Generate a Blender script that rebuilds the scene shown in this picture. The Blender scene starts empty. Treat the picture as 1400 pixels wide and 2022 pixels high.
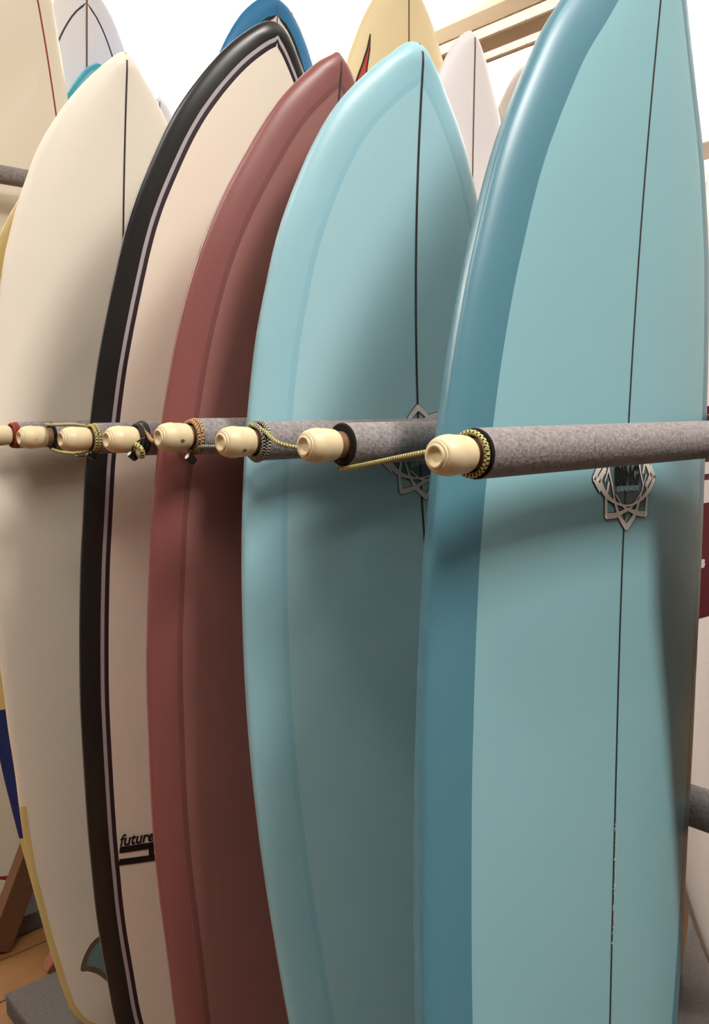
import bpy, bmesh, math, random
import numpy as np
from mathutils import Matrix, Vector
random.seed(7)
SC = bpy.context.scene
COL = SC.collection
# ------------------------------------------------------------------ camera
cam_d = bpy.data.cameras.new('camera')
cam = bpy.data.objects.new('camera', cam_d); COL.objects.link(cam); SC.camera = cam
cam.location = (0, 0, 1.30)
cam.rotation_euler = (math.radians(83.28463), math.radians(0.48334), math.radians(-42.38973))
cam_d.sensor_fit = 'VERTICAL'; cam_d.sensor_height = 24.0
cam_d.lens = 1700.0/2022.0*24.0
cam_d.clip_start = 0.02
cam_d.dof.use_dof = False
# ------------------------------------------------------------------ world, exposure, lights
SC.view_settings.view_transform = 'Standard'; SC.view_settings.look = 'None'
SC.view_settings.gamma = 1.0; SC.view_settings.use_curve_mapping = False
SC.view_settings.exposure = 0.50
W = bpy.data.worlds.new('world'); SC.world = W; W.use_nodes = True
W.node_tree.nodes['Background'].inputs[0].default_value = (1.0, .93, .84, 1)
W.node_tree.nodes['Background'].inputs[1].default_value = .0
def area(name, loc, rot, sx, sy, power, col=(1, .955, .90), spread=180):
    d = bpy.data.lights.new(name, 'AREA'); d.shape = 'RECTANGLE'; d.size = sx; d.size_y = sy
    d.energy = power; d.color = col; d.spread = math.radians(spread)
    o = bpy.data.objects.new(name, d); COL.objects.link(o); o.location = loc
    o.rotation_euler = [math.radians(a) for a in rot]; return o
def spot(name, loc, target, power, radius, angle, blend=.5, col=(1, .955, .90)):
    d = bpy.data.lights.new(name, 'SPOT'); d.energy = power; d.shadow_soft_size = radius
    d.spot_size = math.radians(angle); d.spot_blend = blend; d.color = col
    o = bpy.data.objects.new(name, d); COL.objects.link(o); o.location = loc
    o.rotation_euler = (Vector(target)-Vector(loc)).to_track_quat('-Z', 'Y').to_euler(); return o
CEIL = 3.3
# added uplights whitening the ceiling (each sits on a made-up trough, built further down)
UPS = [(-.9, -.4), (-.6, 3.9), (2.1, .1), (1.7, 4.1), (.9, 7.2), (4.6, 6.6), (4.5, 2.4)]
for i, (x, y) in enumerate(UPS):
    area('added_uplight', (x, y, 2.72), (180, 0, 0), .30, 1.5, (9, 0, 9)[i] if i in (0, 2) else 150)
# key and aisle fill added out of view (their frames follow further down)
PANELS = [(.95, -.95, 60), (-.70, .35, 25)]
for x, y, e in PANELS: area('added_panel_lamp', (x, y, CEIL-.03), (0, 0, 0), .58, 1.0, e)
# track spot above the rack
SPOTS = [((.92, .10, 3.08), (.9, .9, 1.0), 10, .05, 75, .7)]
for a in SPOTS: spot('track_spot_lamp', *a)
# ------------------------------------------------------------------ helpers
def tag(o, label, cat, group=None, kind=None):
    o['label'] = label; o['category'] = cat
    if group: o['group'] = group
    if kind: o['kind'] = kind
    return o
def empty(name, label=None, cat=None, loc=(0, 0, 0), group=None):
    o = bpy.data.objects.new(name, None); COL.objects.link(o); o.location = loc; o.empty_display_size = .05
    if label: tag(o, label, cat, group)
    return o
def link(name, me, parent=None, mats=()):
    o = bpy.data.objects.new(name, me); COL.objects.link(o)
    if parent is not None: o.parent = parent
    for m in mats: me.materials.append(m)
    return o
def mesh(name, V, F, mat=None, parent=None, smooth=True, uv=None):
    me = bpy.data.meshes.new(name); me.from_pydata([tuple(v) for v in V], [], [tuple(f) for f in F])
    if uv is not None:
        l = me.uv_layers.new(name='UVMap')
        for lp in me.loops: l.data[lp.index].uv = uv[lp.vertex_index]
    if smooth: me.polygons.foreach_set('use_smooth', [True]*len(me.polygons))
    me.update()
    return link(name, me, parent, [mat] if mat else [])
def box_vf(x0, x1, y0, y1, z0, z1):
    V = [(x, y, z) for x in (x0, x1) for y in (y0, y1) for z in (z0, z1)]
    F = [(0, 1, 3, 2), (4, 6, 7, 5), (0, 4, 5, 1), (2, 3, 7, 6), (0, 2, 6, 4), (1, 5, 7, 3)]
    return V, F
def box(name, x0, x1, y0, y1, z0, z1, mat, parent=None, bev=0.0, M=None):
    bm = bmesh.new(); V, F = box_vf(x0, x1, y0, y1, z0, z1)
    vs = [bm.verts.new(v) for v in V]
    for f in F: bm.faces.new([vs[i] for i in f])
    if bev: bmesh.ops.bevel(bm, geom=bm.edges[:], offset=bev, segments=2, profile=.6, affect='EDGES', clamp_overlap=True)
    bmesh.ops.recalc_face_normals(bm, faces=bm.faces[:])
    me = bpy.data.meshes.new(name); bm.to_mesh(me); bm.free()
    if M is not None: me.transform(M)
    return link(name, me, parent, [mat])
def lathe(name, prof, mat, parent=None, n=32, M=None):
    """profile (x, r) spun round the X axis"""
    V, F = [], []
    for x, r in prof:
        for k in range(n):
            a = 2*math.pi*k/n; V.append((x, r*math.cos(a), r*math.sin(a)))
    for i in range(len(prof)-1):
        for k in range(n):
            F.append((i*n+k, i*n+(k+1) % n, (i+1)*n+(k+1) % n, (i+1)*n+k))
    if prof[0][1] > 1e-6: F.append(tuple(range(n))[::-1])
    if prof[-1][1] > 1e-6: F.append(tuple(range((len(prof)-1)*n, len(prof)*n)))
    o = mesh(name, V, F, mat, parent)
    bm = bmesh.new(); bm.from_mesh(o.data); bmesh.ops.remove_doubles(bm, verts=bm.verts[:], dist=1e-6)
    bmesh.ops.recalc_face_normals(bm, faces=bm.faces[:]); bm.to_mesh(o.data); bm.free()
    if M is not None: o.data.transform(M)
    o.data.set_sharp_from_angle(angle=math.radians(38))
    return o
def catmull(P, n=10, closed=False):
    P = [np.array(p, float) for p in P]; out = []
    m = len(P)
    rng = range(m) if closed else range(m-1)
    for i in rng:
        if closed: a, b, c, d = P[i-1], P[i], P[(i+1) % m], P[(i+2) % m]
        else: a, b, c, d = P[max(i-1, 0)], P[i], P[i+1], P[min(i+2, m-1)]
        for k in range(n):
            t = k/n
            out.append(.5*((2*b)+(-a+c)*t+(2*a-5*b+4*c-d)*t*t+(-a+3*b-3*c+d)*t**3))
    if not closed: out.append(P[-1])
    return out
def tube_vf(P, r, n=8, closed=False):
    P = [np.array(p, float) for p in P]; V, F, UV = [], [], []
    up = np.array([0.13, .29, .95]); L = 0
    for i, p in enumerate(P):
        a = P[i-1] if (i > 0 or closed) else p; b = P[(i+1) % len(P)] if (i < len(P)-1 or closed) else p
        t = b-a; t /= max(np.linalg.norm(t), 1e-9)
        s = np.cross(t, up); s /= max(np.linalg.norm(s), 1e-9); u = np.cross(s, t)
        if i: L += np.linalg.norm(p-P[i-1])
        for k in range(n):
            q = 2*math.pi*k/n; V.append(p+r*(math.cos(q)*s+math.sin(q)*u)); UV.append((L, k/n))
    m = len(P)
    for i in range(m if closed else m-1):
        for k in range(n):
            F.append((i*n+k, i*n+(k+1) % n, ((i+1) % m)*n+(k+1) % n, ((i+1) % m)*n+k))
    if not closed: F += [tuple(range(n))[::-1], tuple(range((m-1)*n, m*n))]
    return V, F, UV
def tubes(name, paths, r, mat, parent=None, n=8):
    V, F, UV = [], [], []
    for P in paths:
        closed = False
        if isinstance(P, tuple): P, closed = P
        v, f, uv = tube_vf(P, r, n, closed); o = len(V)
        V += v; UV += uv; F += [tuple(i+o for i in q) for q in f]
    return mesh(name, V, F, mat, parent, True, UV)
# ------------------------------------------------------------------ materials
def srgb(r, g, b):
    f = lambda c: c/255/12.92 if c/255 <= .04045 else ((c/255+.055)/1.055)**2.4
    return (f(r), f(g), f(b), 1)
def mat(name, col, rough=.5, spec=.5, bump=0, bscale=200, mottle=0, mscale=8, coat=0, metal=0, emit=None):
    m = bpy.data.materials.new(name); m.use_nodes = True; nt = m.node_tree; p = nt.nodes['Principled BSDF']
    c = srgb(*col) if len(col) == 3 else col
    p.inputs['Base Color'].default_value = c; p.inputs['Roughness'].default_value = rough
    p.inputs['Specular IOR Level'].default_value = spec; p.inputs['Coat Weight'].default_value = coat
    p.inputs['Coat Roughness'].default_value = .12; p.inputs['Metallic'].default_value = metal
    if emit: p.inputs['Emission Color'].default_value = (1, .95, .88, 1); p.inputs['Emission Strength'].default_value = emit
    tc = nt.nodes.new('ShaderNodeTexCoord')
    if mottle:
        n = nt.nodes.new('ShaderNodeTexNoise'); n.inputs['Scale'].default_value = mscale; n.inputs['Detail'].default_value = 5
        nt.links.new(tc.outputs['Object'], n.inputs['Vector'])
        mx = nt.nodes.new('ShaderNodeMix'); mx.data_type = 'RGBA'
        mx.inputs['A'].default_value = tuple(v*(1-mottle) for v in c[:3])+(1,); mx.inputs['B'].default_value = tuple(min(1, v*(1+mottle)) for v in c[:3])+(1,)
        nt.links.new(n.outputs['Fac'], mx.inputs['Factor']); nt.links.new(mx.outputs['Result'], p.inputs['Base Color'])
    if bump:
        n = nt.nodes.new('ShaderNodeTexNoise'); n.inputs['Scale'].default_value = bscale; n.inputs['Detail'].default_value = 4
        nt.links.new(tc.outputs['Object'], n.inputs['Vector'])
        b = nt.nodes.new('ShaderNodeBump'); b.inputs['Strength'].default_value = bump; b.inputs['Distance'].default_value = .002
        nt.links.new(n.outputs['Fac'], b.inputs['Height']); nt.links.new(b.outputs['Normal'], p.inputs['Normal'])
    return m
def resin(name, col, rough=.32, mottle=.03, coat=.0):
    return mat(name, col, rough, .45, mottle=mottle, mscale=3.0, coat=coat)
def wood_mat(name, col, dark=.25, scale=6, axis=0, rough=.5):
    m = mat(name, col, rough); nt = m.node_tree; p = nt.nodes['Principled BSDF']
    tc = nt.nodes.new('ShaderNodeTexCoord'); mp = nt.nodes.new('ShaderNodeMapping')
    sc = [18, 18, 18]; sc[axis] = 1.2; mp.inputs['Scale'].default_value = sc
    n = nt.nodes.new('ShaderNodeTexNoise'); n.inputs['Scale'].default_value = scale; n.inputs['Detail'].default_value = 6
    mx = nt.nodes.new('ShaderNodeMix'); mx.data_type = 'RGBA'; c = srgb(*col)
    mx.inputs['A'].default_value = tuple(v*(1-dark) for v in c[:3])+(1,); mx.inputs['B'].default_value = tuple(min(1, v*(1+dark*.6)) for v in c[:3])+(1,)
    nt.links.new(tc.outputs['Object'], mp.inputs['Vector']); nt.links.new(mp.outputs['Vector'], n.inputs['Vector'])
    nt.links.new(n.outputs['Fac'], mx.inputs['Factor']); nt.links.new(mx.outputs['Result'], p.inputs['Base Color'])
    return m
def cord_mat(name, a, b, freq=260):
    m = mat(name, a, .8, .2); nt = m.node_tree; p = nt.nodes['Principled BSDF']
    uv = nt.nodes.new('ShaderNodeUVMap'); sp = nt.nodes.new('ShaderNodeSeparateXYZ')
    nt.links.new(uv.outputs['UV'], sp.inputs[0])
    def w(sign):
        m1 = nt.nodes.new('ShaderNodeMath'); m1.operation = 'MULTIPLY'; m1.inputs[1].default_value = freq; nt.links.new(sp.outputs[0], m1.inputs[0])
        m2 = nt.nodes.new('ShaderNodeMath'); m2.operation = 'MULTIPLY_ADD'; m2.inputs[1].default_value = sign*2; nt.links.new(sp.outputs[1], m2.inputs[0]); nt.links.new(m1.outputs[0], m2.inputs[2])
        m3 = nt.nodes.new('ShaderNodeMath'); m3.operation = 'FRACT'; nt.links.new(m2.outputs[0], m3.inputs[0]); return m3
    mx = nt.nodes.new('ShaderNodeMath'); mx.operation = 'MULTIPLY'
    nt.links.new(w(1).outputs[0], mx.inputs[0]); nt.links.new(w(-1).outputs[0], mx.inputs[1])
    gt = nt.nodes.new('ShaderNodeMath'); gt.operation = 'GREATER_THAN'; gt.inputs[1].default_value = .26; nt.links.new(mx.outputs[0], gt.inputs[0])
    mc = nt.nodes.new('ShaderNodeMix'); mc.data_type = 'RGBA'; mc.inputs['A'].default_value = srgb(*a); mc.inputs['B'].default_value = srgb(*b)
    nt.links.new(gt.outputs[0], mc.inputs['Factor']); nt.links.new(mc.outputs['Result'], p.inputs['Base Color'])
    return m
def foam_mat(name, col):
    m = mat(name, col, .85, .25); nt = m.node_tree; p = nt.nodes['Principled BSDF']
    tc = nt.nodes.new('ShaderNodeTexCoord')
    n1 = nt.nodes.new('ShaderNodeTexNoise'); n1.inputs['Scale'].default_value = 230; n1.inputs['Detail'].default_value = 5; n1.inputs['Roughness'].default_value = .7
    n2 = nt.nodes.new('ShaderNodeTexVoronoi'); n2.inputs['Scale'].default_value = 300
    for n in (n1, n2): nt.links.new(tc.outputs['Object'], n.inputs['Vector'])
    ad = nt.nodes.new('ShaderNodeMath'); ad.operation = 'MULTIPLY_ADD'; ad.inputs[1].default_value = .5
    nt.links.new(n2.outputs['Distance'], ad.inputs[0]); nt.links.new(n1.outputs['Fac'], ad.inputs[2])
    b = nt.nodes.new('ShaderNodeBump'); b.inputs['Strength'].default_value = .55; b.inputs['Distance'].default_value = .0015
    nt.links.new(ad.outputs[0], b.inputs['Height']); nt.links.new(b.outputs['Normal'], p.inputs['Normal'])
    r = nt.nodes.new('ShaderNodeValToRGB'); c = srgb(*col)
    r.color_ramp.elements[0].position = .3; r.color_ramp.elements[0].color = tuple(v*.55 for v in c[:3])+(1,)
    r.color_ramp.elements[1].position = .62; r.color_ramp.elements[1].color = tuple(v*1.2 for v in c[:3])+(1,)
    nt.links.new(n1.outputs['Fac'], r.inputs[0]); nt.links.new(r.outputs[0], p.inputs['Base Color'])
    return m
M = {}
M['ceiling'] = mat('white_ceiling_paint', (244, 242, 238), .9, .2)
M['wall'] = mat('pale_wall_paint', (228, 222, 214), .9, .2, mottle=.02, mscale=2)
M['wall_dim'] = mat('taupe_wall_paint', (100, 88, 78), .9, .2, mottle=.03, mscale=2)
M['floor'] = mat('floor_joint', (60, 42, 26), .8)
M['plank'] = wood_mat('oak_plank', (126, 88, 50), .3, 3, 0, .4)
M['carpet'] = mat('grey_carpet', (92, 88, 86), .95, .1, bump=.8, bscale=260, mottle=.35, mscale=160)
M['beam'] = wood_mat('reddish_wood', (142, 88, 64), .3, 4, 0, .55)
M['brown'] = wood_mat('brown_wood', (112, 78, 54), .3, 4, 0, .55)
M['ply'] = wood_mat('pale_plywood', (196, 164, 124), .12, 4, 2, .5)
M['foam'] = foam_mat('grey_pipe_foam', (142, 135, 134))
M['foam_in'] = mat('dark_foam_core', (42, 38, 36), .95, .1, bump=.6, bscale=500)
M['cap'] = wood_mat('turned_pine', (226, 206, 166), .06, 3, 0, .42)
M['dowel'] = wood_mat('pine_dowel', (120, 88, 62), .15, 3, 0, .6)
M['knot'] = mat('pine_knot', (120, 88, 50), .6)
M['metal'] = mat('blackened_steel', (70, 68, 66), .3, .5, metal=.9)
M['black'] = mat('black_print', (14, 13, 15), .4)
M['sticker'] = mat('sticker_ink', (20, 16, 20), .5)
M['logo_pale'] = mat('pale_logo_print', (226, 216, 208), .45)
M['logo_dim'] = mat('smoky_logo_print', (92, 112, 114), .45)
M['logo_band'] = mat('pale_blue_print', (150, 190, 194), .45)
M['pipe'] = mat('cream_painted_duct', (244, 234, 212), .5, .4)
M['purlin'] = mat('tan_painted_steel', (176, 156, 126), .6, .3)
M['tile'] = mat('glowing_tile', (236, 232, 222), .9, .2, emit=.55)  # glow added to the raft tiles in place of bounced light
M['white_metal'] = mat('white_enamel', (236, 236, 232), .4)
M['lamp_face'] = mat('lit_diffuser', (255, 250, 240), .5, emit=6)
M['str_dark'] = mat('dark_stringer', (52, 44, 44), .45)
M['str_brown'] = mat('brown_stringer', (120, 92, 72), .45)
M['red_line'] = mat('red_pinline', (150, 44, 40), .4)
M['fin_teal'] = mat('teal_honeycomb', (14, 84, 92), .4, mottle=.2, mscale=120)
M['scribble'] = mat('silver_pen', (186, 206, 206), .5)
# ------------------------------------------------------------------ surfboards
PEGZ, BASEZ = 1.265, .05
def pchip(x, X, Y):
    X = np.asarray(X, float); Y = np.asarray(Y, float); h = np.diff(X); d = np.diff(Y)/h
    m = np.zeros(len(X)); m[0] = d[0]; m[-1] = d[-1]
    for i in range(1, len(X)-1):
        if d[i-1]*d[i] > 0:
            w1 = 2*h[i]+h[i-1]; w2 = h[i]+2*h[i-1]; m[i] = (w1+w2)/(w1/d[i-1]+w2/d[i])
    x = np.clip(x, X[0], X[-1]); i = np.clip(np.searchsorted(X, x)-1, 0, len(X)-2)
    t = (x-X[i])/h[i]
    return ((1+2*t)*(1-t)**2*Y[i]+t*(1-t)**2*h[i]*m[i]+t*t*(3-2*t)*Y[i+1]+t*t*(t-1)*h[i]*m[i+1])
def smooth_tab(S, H):
    """even out digitising wobble in a half-width table"""
    S = np.array(S); H = np.array(H); g = np.linspace(S[0], S[-1], 241); y = pchip(g, S, H)
    k = np.exp(-np.linspace(-2, 2, 13)**2); k /= k.sum()
    p = np.pad(y, 6, mode='reflect', reflect_type='odd'); z = np.convolve(p, k, 'valid')
    w = np.clip((S[-1]-g)/.09, 0, 1); r = np.maximum(y*(1-w)+z*w, .002)
    # round the very tip: the half width goes to nothing like a square root
    u = np.linspace(0, 1, 9)[1:]; tipl = .0036
    g2 = np.concatenate([g, g[-1]+tipl*(1-(1-u)**2)]); r2 = np.concatenate([r, np.maximum(r[-1]*(1-u), .0008)])
    return g2, r2
def rocker(s, b):
    sm = .42*b['L']; a = np.clip((s-sm)/(b['L']-sm), 0, None); c = np.clip((sm-s)/sm, 0, None)
    return b['rn']*a**2.4+b['rt']*c**2.2
def thick(s, b, s0=0.0):
    L = b['L']; t = s/L; up = np.clip((1-t)/.55, 0, 1); dn = np.clip(t/.45, 0, 1)
    f = np.minimum(.5+.5*(1-(1-up)**3), .30+.70*(1-(1-dn)**2.2))
    e = np.clip((L-s)/.03, 0, 1); f = f*np.sqrt(np.clip(1-(1-e)**2, 0.0004, 1))
    e = np.clip((s-s0)/.03, 0, 1); f = f*np.sqrt(np.clip(1-(1-e)**2, 0.0004, 1))
    return b['T']*f
PD = 2.0
class Board:
    def __init__(self, b):
        self.b = b
        rz = Matrix.Rotation(b.get('yaw', 0), 3, 'Z'); rx = Matrix.Rotation(b['ly'], 3, 'X'); ry = Matrix.Rotation(b['lx'], 3, 'Y')
        self.R = rz @ rx @ ry
        self.o = Vector((0, -.52*b['T']-float(rocker(1.165, b)), 1.165))
        self.pos = Vector((b['xc'], b['y'], PEGZ))
        if 'S' in b:
            self.g, self.h = smooth_tab(b['S'], b['H']); self.rf = np.interp(self.g, b['S'], b['R'])
        # foot on the carpeted base
        s = 0.0
        for _ in range(20):
            z = (self.R @ (Vector((0, -float(rocker(s, b)), s))-self.o)+self.pos).z
            s -= (z-b.get('base', BASEZ)-.004)
        self.s0 = s
    def hw(self, s, side):
        h = np.interp(s, self.g, self.h)
        e = np.clip((s-self.s0)/.05, 0, 1); h = h*np.sqrt(np.clip(1-(1-e)**2, .02, 1)) if self.s0 < .2 else h
        return h*(np.interp(s, self.g, self.rf) if side > 0 else 1)
    def deck(self, x, s, lift=0.0):
        s_ = np.asarray(s, float); h = np.maximum(np.where(np.asarray(x) > 0, self.hw(s_, 1), self.hw(s_, -1)), .002)
        v = np.clip(np.abs(x)/h, 0, .999)
        return np.stack(np.broadcast_arrays(np.asarray(x, float), -.52*thick(s_, self.b, self.s0)*np.sqrt(1-v**PD)-rocker(s_, self.b)-lift, s_), -1)
    def world(self, p):
        return self.R @ (Vector(p)-self.o)+self.pos
def make_board(name, b, label, deck_m, bands=(), bottom_m=None, stringer=None, group=None, rows=140, zones=()):
    """bands: list of (inset, part name, material) from the rim inwards; the deck fills what is left"""
    B = Board(b); L = b['L']
    root = empty(name, label, 'surfboard', group=group)
    mw = B.R.to_4x4(); mw.translation = B.pos-B.R @ B.o
    root.matrix_world = mw
    u = np.linspace(0, 1, rows)
    S = B.s0+(L-B.s0)*np.where(u < .5, .5*(2*u)**1.35, 1-.5*(2*(1-u))**1.7)
    if zones: S = np.unique(np.concatenate([S]+[np.array([z[0], z[1]]) for z in zones])); S = S[(S >= B.s0-1e-9) & (S <= L+1e-9)]
    ins = [q[0] for q in bands]
    # offset curves of the outline, one per inset and side
    tt = np.concatenate([np.linspace(B.s0, L-.1, 260), np.linspace(L-.1, L, 140)])
    offs = {}
    for side in (-1, 1):
        hh = B.hw(tt, side); row_h = B.hw(S, side); cur = []
        for d in ins:
            r = np.zeros(len(S))
            for i, s in enumerate(S):
                k = np.abs(tt-s) < max(.25, 3*d); k |= (tt > L-.35) & (s > L-.45)
                xs = np.linspace(0, row_h[i], 260)
                dist = np.sqrt((xs[:, None]-hh[k][None])**2+(s-tt[k][None])**2).min(1)
                ok = np.where(dist >= d)[0]
                if len(ok):
                    j = ok[-1]
                    r[i] = xs[j] if j+1 >= len(xs) else xs[j]+(xs[1]-xs[0])*np.clip((dist[j]-d)/max(dist[j]-dist[j+1], 1e-9), 0, 1)
                if s < B.s0+.02: r[i] = min(r[i], max(0, row_h[i]-d))
            cur.append(r)
        offs[side] = cur
    NC, NB, NR, ND = 9, 2, 12, 14
    V = []; cols = None
    parts = ['deck']+[q[1] for q in bands][::-1]+['bottom']
    colpart = []
    for i, s in enumerate(S):
        T = float(thick(s, b, B.s0)); rk = float(rocker(s, b)); row = []; cp = []
        for side in (1, -1):
            h = float(B.hw(s, side)); bp = [offs[side][k][i] for k in range(len(ins))][::-1]   # inner .. outer
            x = []; c = []
            if bp: segs = [(0, bp[0], NC, 0)]+[(bp[k], bp[k+1], NB, k+1) for k in range(len(bp)-1)]
            else: segs = []
            lo = bp[-1] if bp else 0.0
            for a, e, n, pi in segs:
                for q in range(n): x.append(a+(e-a)*q/n); c.append(pi)
            for q in range(NR+(NC if not bp else 0)):
                n = NR+(NC if not bp else 0); a0 = math.asin(min(1, lo/max(h, 1e-6))); x.append(h*math.sin(a0+(math.pi/2-a0)*q/n)); c.append(len(bp))
            y = [-.52*T*math.sqrt(max(0, 1-(xx/max(h, 1e-6))**PD))-rk for xx in x]
            xb = [h*math.sin(math.pi/2*(1-q/ND)) for q in range(ND+1)]
            yb = [.48*T*math.sqrt(max(0, 1-(xx/max(h, 1e-6))**8))-rk for xx in xb]
            pts = [(side*xx, yy, s) for xx, yy in zip(x+xb, y+yb)]; cc = c+[len(bp)+1]*len(xb)
            if side == 1: row += pts; cp += cc
            else: row = row[:-1]+pts[::-1][0:-1] if False else row+pts[::-1]; cp = cp+cc[::-1]
        V.append(row); colpart = cp
    n = len(V[0]); half = n//2
    P = np.array([p for r in V for p in r])
    faces = {k: [] for k in range(len(parts)+len(zones))}
    # column j..j+1 belongs to the part of the column nearer the stringer
    def part_of(j):
        j2 = (j+1) % n
        if j2 == 0: return 0
        if j < half-1: return colpart[j]
        if j == half-1: return len(parts)-1
        return colpart[j2]
    N = np.zeros_like(P)
    for i in range(len(S)-1):
        for j in range(n):
            j2 = (j+1) % n; q = [i*n+j, i*n+j2, (i+1)*n+j2, (i+1)*n+j]
            a = np.cross(P[q[2]]-P[q[0]], P[q[3]]-P[q[1]])
            if np.linalg.norm(a) < 1e-10: continue
            pk = pk0 = part_of(j); sm = .5*(S[i]+S[i+1])
            for zi, z in enumerate(zones):
                if z[0] <= sm <= z[1] and (len(z) < 5 or z[4] == parts[pk0]): pk = len(parts)+zi
            faces[pk].append(q)
            for w in q: N[w] += a
    for i, rev in ((0, 1), (len(S)-1, 0)):
        ring = list(range(i*n, i*n+n)); pk = len(parts)-1
        for zi, z in enumerate(zones):
            if z[0] <= S[i] <= z[1] and (len(z) < 5 or z[4] == 'bottom'): pk = len(parts)+zi
        faces[pk].append(ring[::-1] if not rev else ring)
    # coincident columns share normals (stringer seam, rail seam)
    key = {}
    for w, p in enumerate(P): key.setdefault(tuple(np.round(p, 6)), []).append(w)
    for ws in key.values():
        if len(ws) > 1:
            t = N[ws].sum(0)
            for w in ws: N[w] = t
    # orientation: deck normal must face local -y
    mid = (len(S)//2)*n+1
    flip = N[mid][1] > 0
    mats_ = [deck_m]+[q[2] for q in bands][::-1]+[bottom_m or (bands[0][2] if bands else deck_m)]
    mats_ += [z[3] for z in zones]
    for k, pn in enumerate(parts+[z[2] for z in zones]):
        fs = faces[k]
        if not fs: continue
        used = sorted({w for f in fs for w in f}); idx = {w: q for q, w in enumerate(used)}
        F = []
        for f in fs:
            g = []
            for w in f:
                if not g or np.linalg.norm(P[w]-P[f[f.index(w)-1]]) > 1e-7: g.append(idx[w])
            if len(g) >= 3: F.append(g[::-1] if flip else g)
        me = bpy.data.meshes.new(pn); me.from_pydata([tuple(P[w]) for w in used], [], F)
        me.polygons.foreach_set('use_smooth', [True]*len(me.polygons)); me.update()
        nn = N[used]*(-1 if flip else 1); ln = np.linalg.norm(nn, axis=1, keepdims=True)
        nn = np.where(ln > 1e-12, nn/np.maximum(ln, 1e-12), np.array([[0, 0, 1.0]]))
        me.normals_split_custom_set_from_vertices([tuple(v) for v in nn])
        link(pn, me, root, [mats_[k]])
    if stringer:
        w, sm_, s_a, s_b = stringer
        ss = np.linspace(max(B.s0+.02, s_a), min(L-.004, s_b), 120)
        ribbon(root, B, [(0, s) for s in ss], [w]*len(ss), 'stringer', sm_, .0005)
    return root, B
def ribbon(root, B, pts, widths, name, m, lift=.0006, cross=3):
    """flat print of varying width laid on the deck"""
    pts = [np.array(p, float) for p in pts]; V, F = [], []
    for i, p in enumerate(pts):
        a = pts[max(i-1, 0)]; c = pts[min(i+1, len(pts)-1)]; t = c-a; t /= max(np.linalg.norm(t), 1e-9)
        nr = np.array([-t[1], t[0]])
        for q in range(cross):
            e = p+nr*widths[i]*(q/(cross-1)-.5); V.append(B.deck(e[0], e[1], lift))
    for i in range(len(pts)-1):
        for q in range(cross-1):
            F.append((i*cross+q, i*cross+q+1, (i+1)*cross+q+1, (i+1)*cross+q))
    return mesh(name, V, F, m, root, True)
def poly_print(root, B, polys, name, m, lift=.0008, kind=None):
    V, F = [], []
    for poly in polys:
        o = len(V)
        for x, s in poly: V.append(B.deck(x, s, lift))
        F.append(tuple(range(o, o+len(poly))))
    return mesh(name, V, F, m, root, False)
def text_print(root, B, txt, name, m, x, s, height, width, ang=0, lift=.001, shear=0, bold=0.0):
    cu = bpy.data.curves.new(name, 'FONT'); cu.body = txt; cu.resolution_u = 4; cu.shear = shear; cu.offset = bold
    t = bpy.data.objects.new(name, cu); COL.objects.link(t)
    bpy.context.view_layer.update()
    me = bpy.data.meshes.new_from_object(t.evaluated_get(bpy.context.evaluated_depsgraph_get()))
    bpy.data.objects.remove(t); bpy.data.curves.remove(cu)
    co = np.array([v.co[:2] for v in me.vertices]); mn = co.min(0); mx = co.max(0)
    co = (co-mn)/(mx-mn); c, sn = math.cos(ang), math.sin(ang)
    for v, (a, q) in zip(me.vertices, co):
        dx, ds = a*width, q*height
        v.co = B.deck(x+dx*c-ds*sn, s+dx*sn+ds*c, lift)
    me.name = name
    me.materials.clear()
    return link(name, me, root, [m])
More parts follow.
